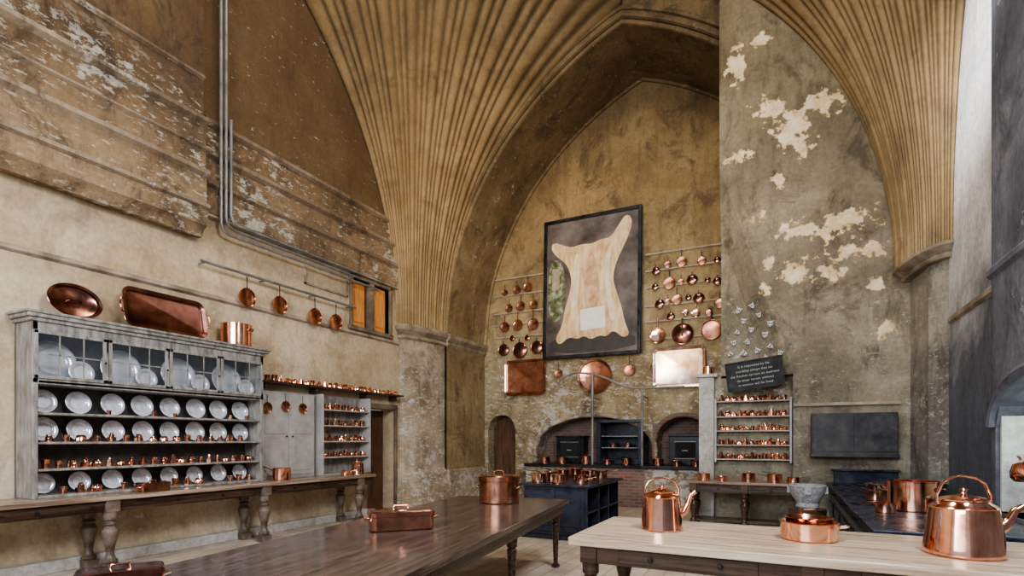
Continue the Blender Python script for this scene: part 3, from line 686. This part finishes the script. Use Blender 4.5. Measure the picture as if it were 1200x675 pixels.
g=root('wall_cupboard','pale grey painted two-door wall cupboard','cupboard',(-7.44,5.8,.871))
bm=B(); box(bm,0,.16,0,1.12,0,1.4); ob('body',bm,'greywhite',g,bevel=.006)
for k in range(2):
    y0=.03+k*.54
    bm=B(); box(bm,.16,.175,y0,y0+.52,.05,1.35)
    for z0,z1 in ((.12,.62),(.72,1.26)):
        box(bm,.175,.183,y0+.07,y0+.45,z0,z1)
    d=ob('door',bm,'greywhite',g,bevel=.006)
    bm=B(); lathe(bm,[(0,0),(.007,0),(.007,.012),(.016,.02),(0,.03)],12); ob('knob',bm,'iron',d,(.183,.5 if k==0 else .62,.68),(0,pi/2,0))
g=root('shelf_unit','grey wooden shelf unit holding copper moulds','shelf unit',(-7.44,7.0,.871))
for y in (0,1.2): 
    bm=B(); box(bm,.0,.27,y,y+.035,0,1.42); ob('side_panel',bm,'greywhite',g,bevel=.004)
bm=B(); box(bm,0,.015,.035,1.2,0,1.42); ob('back_board',bm,'greypaint',g)
for z in (0.0,.3,.58,.86,1.14):
    bm=B(); box(bm,.015,.265,.035,1.2,z,z+.022); ob('shelf',bm,'greywhite',g,bevel=.003)
for z in (.3,.58,.86,1.14): mrow(.871+z+.0225,-7.28,7.07,8.17,8,'copper moulds on the grey shelf unit',.9,1.2)
bm=B(); box(bm,XL+.001,XL+.25,5.75,9.3,2.395,2.43)
for y in (5.9,6.95,8.22,9.1): box(bm,XL+.001,XL+.2,y,y+.03,2.3,2.395)
tag(ob('wall_shelf',bm,'oak',bevel=.004),'long narrow dark shelf lined with copper moulds','shelf')
mrow(2.431,XL+.12,5.8,9.25,26,'copper moulds on the long wall shelf',.9,1.2)
for y,z,s in ((5.92,2.1,.6),(6.27,2.14,.6),(6.62,2.12,.6)):
    place('skillet',(-7.25,y,z-.1),(radians(90),0,radians(90)),s,label='small copper pan hanging beneath the shelf',group='small pans hanging by the cupboard')
bm=B(); tube(bm,[(XL+.16,4.87,4.0),(XL+.16,7.95,4.0)],.022,8)
for y in (4.95,5.95,6.95,7.85): tube(bm,[(XL,y,4.0),(XL+.16,y,4.0)],.014,6)
tag(ob('pot_rail',bm,'pipe'),'iron hanging rail fixed to the tan plaster wall','rail')
for y,z,s in ((5.63,3.66,1.0),(6.23,3.68,.98),(6.97,3.64,1.0),(7.47,3.64,1.0)):
    place('skillet',(XL+.10,y,z),(radians(90),0,radians(90)),s,group='copper pans hanging from the wall rail',label='round copper pan hanging from the iron rail')
place('braiser',(-6.90,4.0,.871),(0,0,radians(90)),.8,label='small lidded rectangular copper pan on the wall table')
place('openpan',(-6.95,5.95,.871),(0,0,radians(200)),(1.35,1.35,1.9),label='open copper saucepan on the wall table')
place('openpan',(-6.93,7.3,.871),(0,0,radians(60)),.8,label='copper saucepan by the shelf unit')
place('jug',(-6.97,7.65,.871),(0,0,radians(-60)),.75,label='small lidded copper can by the shelf unit')
place('stockpot',(-2.94,5.55,.781),(0,0,radians(10)),1.0)
place('braiser',(-2.78,3.55,.781),(0,0,radians(48)),1.15,label='rectangular lidded copper braising pan on the dark table')
place('dbraiser',(-2.88,1.52,.781),(0,0,radians(60)),(.8,.8,.7),label='low dark copper dish with handles on the dark table')
place('jug',(-.86,4.33,.801),(0,0,radians(15)),1.0)
place('kettle',(.97,4.2,.801),(0,0,radians(20)),1.0)
g=root('shallow_pan','shallow copper pan with inner lid on the pale table','pan',(.15,4.36,.801))
bm=B(); lathe(bm,[(0,0),(.17,0),(.18,.01),(.185,.12),(.192,.125),(.182,.128),(.175,.1),(0,.1)],40); ob('body',bm,'copper',g)
bm=B(); lathe(bm,[(0,.101),(.14,.101),(.15,.15),(.155,.155),(.148,.158),(.13,.13),(0,.125)],36); ob('inner_pan',bm,'copper2',g)
bm=B(); tube(bm,[(.18,0,.09),(.23,.0,.1),(.24,.03,.1),(.23,.06,.1),(.178,.06,.09)],.008,8); tube(bm,[(-.03,.15,.16),(-.06,.1,.2),(-.03,0,.21),(.03,0,.21),(.06,.1,.2)],.006,8); ob('handle',bm,'copper',g)

# ------------------------------------------------------------------ island cabinet, open shelves on one side
g=root('cabinet_island','blue-black painted kitchen island with open pan shelves','island',(-3.65,7.6,0))
bm=B(); box(bm,.04,.55,.04,1.71,.06,.79); box(bm,0.0,1.1,0,1.75,0,.06); box(bm,.55,1.06,.04,.08,.06,.79); box(bm,.55,1.06,1.67,1.71,.06,.79)
box(bm,.55,1.06,.6,.64,.06,.79); box(bm,.55,1.06,1.12,1.16,.06,.79); box(bm,.55,1.06,.08,1.67,.40,.43); ob('body',bm,'blueiron',g,bevel=.004)
bm=B(); box(bm,-.03,1.13,-.03,1.78,.79,.83); ob('top',bm,'blueiron',g,bevel=.008)
for k in range(2):
    x0=.08+k*.48
    bm=B(); box(bm,x0,x0+.46,.02,.04,.12,.74); box(bm,x0+.06,x0+.40,.008,.02,.2,.66); d=ob('door',bm,'blueiron',g,bevel=.006)
    bm=B(); lathe(bm,[(0,0),(.007,0),(.007,.012),(.016,.02),(0,.03)],12); ob('knob',bm,'iron',d,(x0+.41-.36*k,.008,.48),(pi/2,0,0))
for y in (7.94,8.48,9.0):
    for z in (.061,.431): place('openpan',(-2.80,y,z),(0,0,radians(170)),.95,group='copper pans inside the island shelves')
isl=[('saucepan',-3.45,7.85,185,1.05),('saucepan',-3.1,7.8,255,1.0),('openpan',-2.75,7.85,20,.9),('saucepan',-3.4,8.25,175,1.15),('openpan',-2.9,8.22,10,1.1),('saucepan',-3.4,8.7,170,1.2),('saucepan',-2.9,8.65,10,1.2),('saucepan',-3.3,9.12,150,1.25),('openpan',-2.85,9.1,30,1.25)]
for k,x,y,r,s in isl: place(k,(x,y,.831),(0,0,radians(r)),s,group='copper saucepans on the island')
for k,x,y,r,s in (('saucepan',-1.25,9.9,170,.9),('openpan',-.95,9.85,270,.8),('stockpot',-.55,9.95,0,.45),('saucepan',-.15,9.9,190,1.0),('openpan',.12,9.95,10,.9)):
    place(k,(x,y,.801),(0,0,radians(r)),s,group='copper pots on the serving table')
g=root('mould_rack','pale wall rack of five narrow shelves','shelf',(-1.13,10.499,1.1))
for x in (0,1.2):
    bm=B(); box(bm,x,x+.035,-.16,0,0,1.12); ob('side_panel',bm,'greywhite',g,bevel=.003)
for z in (.04,.29,.54,.79,1.06):
    bm=B(); box(bm,.035,1.2,-.155,-.001,z,z+.02); ob('shelf',bm,'greywhite',g,bevel=.003)
for z in (.04,.29,.54,.79,1.06): mrow(1.1+z+.0205,10.42,-1.07,.04,11,'copper moulds on the wall rack',.85,1.15,axis='x')
place('pot',(-1.24,10.43,2.681),(0,0,0),.42,label='small dark copper pot standing on the white pier')
g=root('iron_warming_cupboard','black iron plate cupboard fixed to the chimney breast','cupboard',(.38,10.249,1.22))
bm=B(); box(bm,0,1.16,-.2,0,.04,.7); box(bm,-.02,1.18,-.24,0,0,.05); ob('body',bm,'wornblack',g,bevel=.008)
for k in range(2):
    bm=B(); box(bm,.02+k*.57,.58+k*.57,-.212,-.2,.09,.66); ob('door',bm,'wornblack',g,bevel=.004)
# range along the right wall
g=root('cooking_range','long blue-black cast iron cooking range with rails','range',(.6,5.0,0))
bm=B(); box(bm,.05,1.13,.05,5.2,0,.76); ob('body',bm,'iron',g,bevel=.01)
bm=B(); box(bm,0,1.145,0,5.23,.76,.81); ob('top',bm,'blueiron',g,bevel=.01)
bm=B(); tube(bm,[(-.05,.05,.74),(-.05,5.15,.74)],.02,8)
for y in (.1,1.4,2.7,4.0,5.1): tube(bm,[(-.05,y,.74),(.05,y,.70)],.012,6)
ob('rail',bm,'iron',g)
for k in range(5):
    bm=B(); y0=.15+k*1.0; box(bm,.03,.05,y0,y0+.85,.15,.62); box(bm,.018,.03,y0+.08,y0+.77,.22,.55); ob('oven_door',bm,'blueiron',g,bevel=.008)
bm=B(); box(bm,.1,.95,5.13,5.22,.81,1.0); box(bm,.06,.97,5.08,5.23,1.0,1.03); ob('backsplash',bm,'blueiron',g,bevel=.006)
for k in range(4):
    bm=B(); lathe(bm,[(0,0),(.12,0),(.12,.01),(.10,.011),(.09,.006),(0,.008)],32); ob('hot_plate',bm,'iron',g,(.16,1.9+k*.9,.81))
place('pot',(1.12,6.52,.811),(0,0,radians(-30)),.92,label='large copper pot with side handles on the range',)
for k,x,y,r,s in (('saucepan',1.02,7.05,150,1.15),('openpan',.93,7.45,190,1.0),('saucepan',1.35,7.4,60,1.0),('saucepan',1.0,7.95,200,1.1),('openpan',.85,6.2,200,.9),('saucepan',1.1,8.45,170,1.0),('stockpot',1.45,7.95,0,.55),('saucepan',1.45,6.15,20,.9)):
    place(k,(x,y,.811),(0,0,radians(r)),s,group='copper saucepans on the range')
g=root('stone_mortar','grey stone mortar on a wooden stump','mortar',(.26,8.1,0))
bm=B(); lathe(bm,[(0,0),(.24,0),(.24,.08),(.21,.1),(.2,.5),(.22,.54),(.22,.6),(0,.6)],16); ob('stand',bm,'oak',g)
bm=B(); lathe(bm,[(0,.6),(.12,.6),(.14,.63),(.13,.68),(.2,.8),(.225,.9),(.22,.91),(.18,.91),(.15,.78),(.05,.7),(0,.69)],32)
for a in (0,pi/2,pi,-pi/2): box(bm,*( (.2*cos(a)-.035),(.2*cos(a)+.035),(.2*sin(a)-.035),(.2*sin(a)+.035),.8,.89))
ob('bowl',bm,'stone',g)
g=root('hanging_kettle','copper kettle hanging on an iron hook in the alcove','kettle',(1.86,6.12,1.14))
bm=B(); lathe(bm,[(0,0),(.1,0),(.125,.03),(.13,.08),(.11,.15),(.06,.18),(.03,.19),(.012,.2),(.014,.215),(0,.22)],28); ob('body',bm,'copper',g)
bm=B(); tube(bm,[(0,.11,.09),(-.0,.17,.12),(-.0,.2,.19),(-.0,.25,.21)],[.026,.018,.013,.014],10); ob('spout',bm,'copper',g)
bm=B(); tube(bm,arc((0,0,.13),.11,0,pi,12,'yz',.2),.008,8); ob('handle',bm,'copper',g)
bm=B(); tube(bm,[(.0,0,.315),(0,0,.34),(0,0,.80)],.008,8); ob('hook',bm,'iron',g)

# ------------------------------------------------------------------ ovens in the recess
def oven(label,x0,x1,z1,kind):
    g=root('iron_oven',label,'oven',((x0+x1)/2,YN-.02,.931)); w=(x1-x0)/2
    if kind=='small':
        bm=B(); box(bm,-w,w,.2,.58,0,z1); box(bm,-w-.03,w+.03,.18,.58,z1,z1+.05); ob('body',bm,'iron',g,bevel=.008)
        iw=w*.62
        bm=B(); box(bm,-iw,iw,.17,.2,z1*.24,z1*.8); d=ob('door',bm,'dark',g,bevel=.004)
        bm=B(); tube(bm,[(-.06,.155,z1*.5),(.06,.155,z1*.5)],.01,8); ob('handle',bm,'pewter',d)
        bm=B(); box(bm,-iw-.02,iw+.02,.165,.2,z1*.8,z1*.8+.02); box(bm,-iw-.02,iw+.02,.165,.2,z1*.24-.02,z1*.24); ob('rim',bm,'pipe',g)
    else:
        bm=B(); box(bm,-w,w,.5,.58,0,z1); 
        for s in (-1,1): box(bm,s*w-.045,s*w+.045,-.1,.5,0,z1)
        box(bm,-w-.045,w+.045,-.14,.58,z1,z1+.07); box(bm,-w,w,-.08,.5,0,.12); ob('body',bm,'blueiron',g,bevel=.006)
        for z in (z1*.38,z1*.66):
            bm=B(); box(bm,-w+.05,w-.05,-.04,.5,z,z+.025); ob('shelf',bm,'pipe',g,bevel=.004)
    return g
oven('small black iron oven with square door under the arch',-5.1,-4.4,.62,'small')
oven('tall blue-black iron warming stand with open shelves',-3.92,-2.95,.96,'open')
oven('black iron oven with square door beside the breast',-2.35,-1.65,.64,'small')
for x in (-3.65,-3.3):
    place('openpan',(x,12.68,.931+.96*.38+.0255),(0,0,radians(270)),.9,group='copper pans along the hob')
for k,x,r,s in (('saucepan',-5.2,170,1.1),('saucepan',-4.75,10,1.1),('stockpot',-4.15,0,.6),('openpan',-3.65,270,1.1),('saucepan',-3.2,250,1.1),('saucepan',-2.5,190,1.1),('openpan',-2.1,270,1.1),('saucepan',-1.7,270,1.0)):
    place(k,(x,12.19,.931),(0,0,radians(r)),s,group='copper pans along the hob')
# tall iron pole with curved arm
bm=B(); tube(bm,[(-3.93,11.96,.93),(-3.93,11.96,3.05)],.032,8); tube(bm,[(-2.8,11.96,.93),(-2.8,11.96,2.62)],.026,8)
tube(bm,[(-4.7,11.96,2.95),(-4.3,11.96,3.05),(-3.93,11.96,3.0),(-3.6,11.96,2.88),(-3.3,11.96,2.72),(-3.05,11.96,2.64),(-2.78,11.96,2.62),(-1.9,11.96,2.62)],.024,8)
tube(bm,[(-3.93,11.96,2.45),(-3.93,12.48,2.45)],.015,6); tube(bm,[(-2.8,11.96,2.45),(-2.8,12.48,2.45)],.015,6)
tag(ob('iron_crane',bm,'pipe'),'tall iron pole with a curved arm standing on the hob','crane')

# ------------------------------------------------------------------ niche wall: battens, pans, trays, painting
BG='wooden hanging battens on the niche wall'
for z in (5.6,5.17,4.72,4.42,4.1):
    bm=B(); box(bm,-6.75,-5.36,YN-.04,YN,z,z+.035); tag(ob('wall_batten',bm,'batten'),'pale wooden batten for hanging pans','batten',BG)
for z in (5.68,5.3,4.92,4.5,4.15,3.75):
    bm=B(); box(bm,-2.84,-1.05,YN-.04,YN,z,z+.035); tag(ob('wall_batten',bm,'batten'),'pale wooden batten for hanging pans','batten',BG)
pg='copper pans and lids on the niche wall'
P=[(-6.08,5.29,.11),(-5.77,5.32,.13),(-6.3,4.85,.11),(-5.97,4.87,.13),(-5.62,4.87,.12),(-6.42,4.38,.14),(-6.05,4.40,.15),(-5.62,4.38,.16),(-6.46,3.80,.17),(-6.0,3.76,.22),(-5.53,3.80,.18),
   (-2.56,3.84,.19),(-2.02,3.83,.26),(-1.42,3.86,.23),(-2.52,4.54,.12),(-2.3,4.98,.14),(-1.82,5.0,.13),(-2.14,4.60,.12),(-1.68,4.58,.13),(-2.04,5.42,.12),(-2.28,4.24,.10),(-1.74,4.26,.10),(-4.95,3.12,.11),(-3.2,3.1,.14),
   (-1.3,4.9,.10),(-1.26,4.42,.11),(-2.6,5.3,.10),(-1.62,5.38,.1),(-6.42,5.26,.09),(-6.22,4.08,.08),(-5.8,4.06,.08),(-1.95,4.3,.07),(-2.62,4.94,.08),(-2.05,4.98,.07),(-1.5,4.95,.07),(-1.48,4.24,.08),(-1.9,4.62,.07),(-2.34,4.58,.07),(-1.3,5.36,.08),(-2.34,5.4,.08)]
for i,(x,z,r) in enumerate(P):
    key='lid' if (x>-3 and i%2==0) else ('bskillet' if i%5==1 else 'dskillet')
    if x<-5.4 and z<4.1: key='lid'
    place(key,(x,YN-.05,z),(radians(90),0,0),r*.9/.14,group=pg,label='round bronzed copper lid hanging on the niche wall' if key=='lid' else 'round copper pan hanging on the niche wall')
tray('copper_tray','rectangular aged copper tray on the niche wall',.56,.44,'copper2',(-5.85,YN-.06,3.06),(radians(90),0,0),rim=.05)
tray('round_tray','round copper tray on the niche wall',.42,.40,'copper2',(-4.03,YN-.06,3.0),(radians(90),0,0),oval=True,rim=.05,handles=False)
tray('copper_tray','bright tinned copper tray reflecting light',.56,.44,'copperb',(-2.1,YN-.06,3.1),(radians(90),0,0),rim=.05,matr='copper')
g=root('carcass_painting','large black framed painting of a hanging carcass','painting',(-4.1,YN-.14,5.14),(radians(-2),0,0))
W2,H2=1.2,1.70
bm=B()
for x0,x1,z0,z1 in ((-W2,-W2+.08,-H2,H2),(W2-.08,W2,-H2,H2),(-W2+.08,W2-.08,H2-.08,H2),(-W2+.08,W2-.08,-H2,-H2+.08)): box(bm,x0,x1,-.05,.02,z0,z1)
ob('frame',bm,'iron',g,bevel=.012)
bm=B(); box(bm,-W2+.06,W2-.06,-.01,.01,-H2+.06,H2-.06); ob('canvas',bm,'canvas',g)
def flatpoly(name,pts,mat,y,par=g,sm=2):
    p=[Vector(((a-695)/116*2.4,(337-b)/172*3.44)) for a,b in pts]
    for _ in range(sm):
        q=[]
        for i in range(len(p)):
            a,b=p[i],p[(i+1)%len(p)]; q+=[a*.75+b*.25,a*.25+b*.75]
        p=q
    bm=B(); prism(bm,[(v.x,v.y) for v in p],lambda u,v,d:(u,d,v),y,y+.003)
    return ob(name,bm,mat,par,smooth=False)
flatpoly('painted_landscape',[(643,300),(660,302),(666,340),(660,376),(643,376)],'green',-.014)
flatpoly('painted_foreground',[(643,398),(700,392),(747,398),(747,416),(643,416)],'bowlw',-.0145,sm=1)
flatpoly('painted_carcass',[(650,278),(645,285),(653,297),(664,306),(670,318),(672,332),(669,345),(664,362),(661,382),(652,398),(658,406),(669,396),(680,400),(688,396),(696,402),(706,397),(714,400),(722,392),(733,403),(741,399),(735,386),(731,366),(725,348),(721,334),(723,318),(731,300),(739,284),(743,266),(735,259),(726,272),(718,284),(706,284),(696,288),(684,286),(670,289)],'flesh',-.018,sm=2)
flatpoly('painted_meat',[(691,302),(697,296),(703,315),(706,345),(704,362),(697,370),(689,366),(687,345),(688,318)],'meat',-.022)
flatpoly('painted_fat',[(675,298),(680,296),(682,320),(680,350),(675,380),(671,372),(674,340)],'fat',-.021)
flatpoly('painted_fat',[(714,296),(720,290),(716,320),(719,350),(725,378),(719,384),(713,350),(711,320)],'fat',-.021)
flatpoly('pinned_paper',[(683,365),(712,363),(713,388),(684,390)],'paper',-.028,sm=0)
flatpoly('pinned_paper',[(648,312),(657,312),(657,338),(648,338)],'batten',-.028,sm=0)

SK=[(866,365),(882,362),(872,378),(890,374),(903,386),(864,391),(881,389),(897,397),(860,403),(876,403),(856,416),(872,416),(888,414),(903,411),(914,420),(898,424)]
for px,py in SK:
    x=-.75+.0138*(px-865); z=1.5+.015*(515-py)+.04
    crease=.12-(z-2.6)*(1.155/3.7); lo=-.24-(z-2.6)*(.795/2.6)
    t=max(0,min(1,(crease-x)/(crease-lo)))
    y=10.25+.247*t-.035
    place('skull',(x,y,z),(0,radians(random.uniform(-60,60)),0),random.uniform(.7,.95),group='animal skulls on the chimney breast')
g=root('notice_board','black painted notice board with white gothic lettering','sign',(-.47,10.19,2.62),(0,radians(-7),0))
bm=B(); box(bm,-.43,.43,0,.03,-.23,.23); ob('board',bm,'boardblack',g,bevel=.004)
bm=B()
for a in ((-.45,-.43,-.25,.25),(.43,.45,-.25,.25),(-.43,.43,.23,.25),(-.43,.43,-.25,-.23)): box(bm,a[0],a[1],-.015,.03,a[2],a[3])
ob('frame',bm,'boardblack',g)
for i,t in enumerate(("It is requested by his","Lordship always that no","the Kitchen servant on business","do enter herein without","in wanton will be fined")):
    cu=bpy.data.curves.new('t','FONT'); cu.body=t; cu.size=.056; cu.align_x='CENTER'; cu.extrude=.001; cu.shear=.15; cu.space_character=1.05
    to=bpy.data.objects.new('tmp',cu); COL.objects.link(to)
    bpy.context.view_layer.update()
    me=bpy.data.meshes.new_from_object(to.evaluated_get(bpy.context.evaluated_depsgraph_get()))
    bpy.data.objects.remove(to)
    me.materials.clear(); me.materials.append(M['chalk'])
    o=bpy.data.objects.new('lettering',me); COL.objects.link(o); o.parent=g; o.location=(0,-.003,.14-.08*i); o.rotation_euler=(pi/2,0,0)
bm=B(); 
for x in (-.36,.36): box(bm,x-.02,x+.02,.03,.3,-.02,.02)
ob('bracket',bm,'iron',g)

# ------------------------------------------------------------------ lights
def area(name,loc,target,size,power,color,sy=None):
    l=bpy.data.lights.new(name,'AREA'); l.energy=power; l.color=color; l.size=size
    if sy: l.shape='RECTANGLE'; l.size_y=sy
    o=bpy.data.objects.new(name,l); COL.objects.link(o); o.location=loc
    o.rotation_euler=(Vector(target)-Vector(loc)).to_track_quat('-Z','Y').to_euler(); return o
area('daylight_window',(-2.5,-3.2,4.2),(-3.5,10,.6),5,660,(.88,.93,1.0),2.8)
area('side_window',(1.55,2.5,5.8),(-7.4,5.5,1.0),2.0,620,(.95,.96,1.0),2.4)
area('lantern_light',(-3,5.2,11.6),(-3.2,8.2,0),1.6,300,(1,.90,.74))
area('alcove_fill',(2.1,5.3,1.9),(2.3,6.3,1.3),.25,12,(.88,1.0,.92))  # added fill that brightens the alcove, no lamp modelled there
def spot(name,loc,target,power,color,ang=70,rad=.3):
    l=bpy.data.lights.new(name,'SPOT'); l.energy=power; l.color=color; l.spot_size=radians(ang); l.spot_blend=1.0; l.shadow_soft_size=rad
    o=bpy.data.objects.new(name,l); COL.objects.link(o); o.location=loc
    o.rotation_euler=(Vector(target)-Vector(loc)).to_track_quat('-Z','Y').to_euler(); return o
spot('warm_uplight',(.6,-.8,2.2),(-5.7,10,6.2),2000,(1,.72,.40),32,.2)
spot('warm_uplight',(-5,-.5,2.5),(-3.2,12.2,5.4),1700,(1,.78,.50),34,.2)
spot('cool_wall_spot',(-3.5,1.2,9.8),(1.96,7.6,6.0),9500,(.92,.95,1.0),16,.25)  # added spot standing in for daylight on the right wall
w=bpy.data.worlds.new('world'); SC.world=w; w.use_nodes=True
w.node_tree.nodes['Background'].inputs[0].default_value=(.80,.87,1,1); w.node_tree.nodes['Background'].inputs[1].default_value=.65

# ------------------------------------------------------------------ camera
cd=bpy.data.cameras.new('camera'); cam=bpy.data.objects.new('camera',cd); COL.objects.link(cam)
cam.location=(0,0,1.5); cam.rotation_euler=(pi/2,0,math.atan(.5))
cd.lens=19.2; cd.sensor_width=36; cd.shift_y=.148; cd.clip_start=.05
SC.camera=cam
try: SC.view_settings.look='AgX - Medium High Contrast'
except Exception as e: print(e)
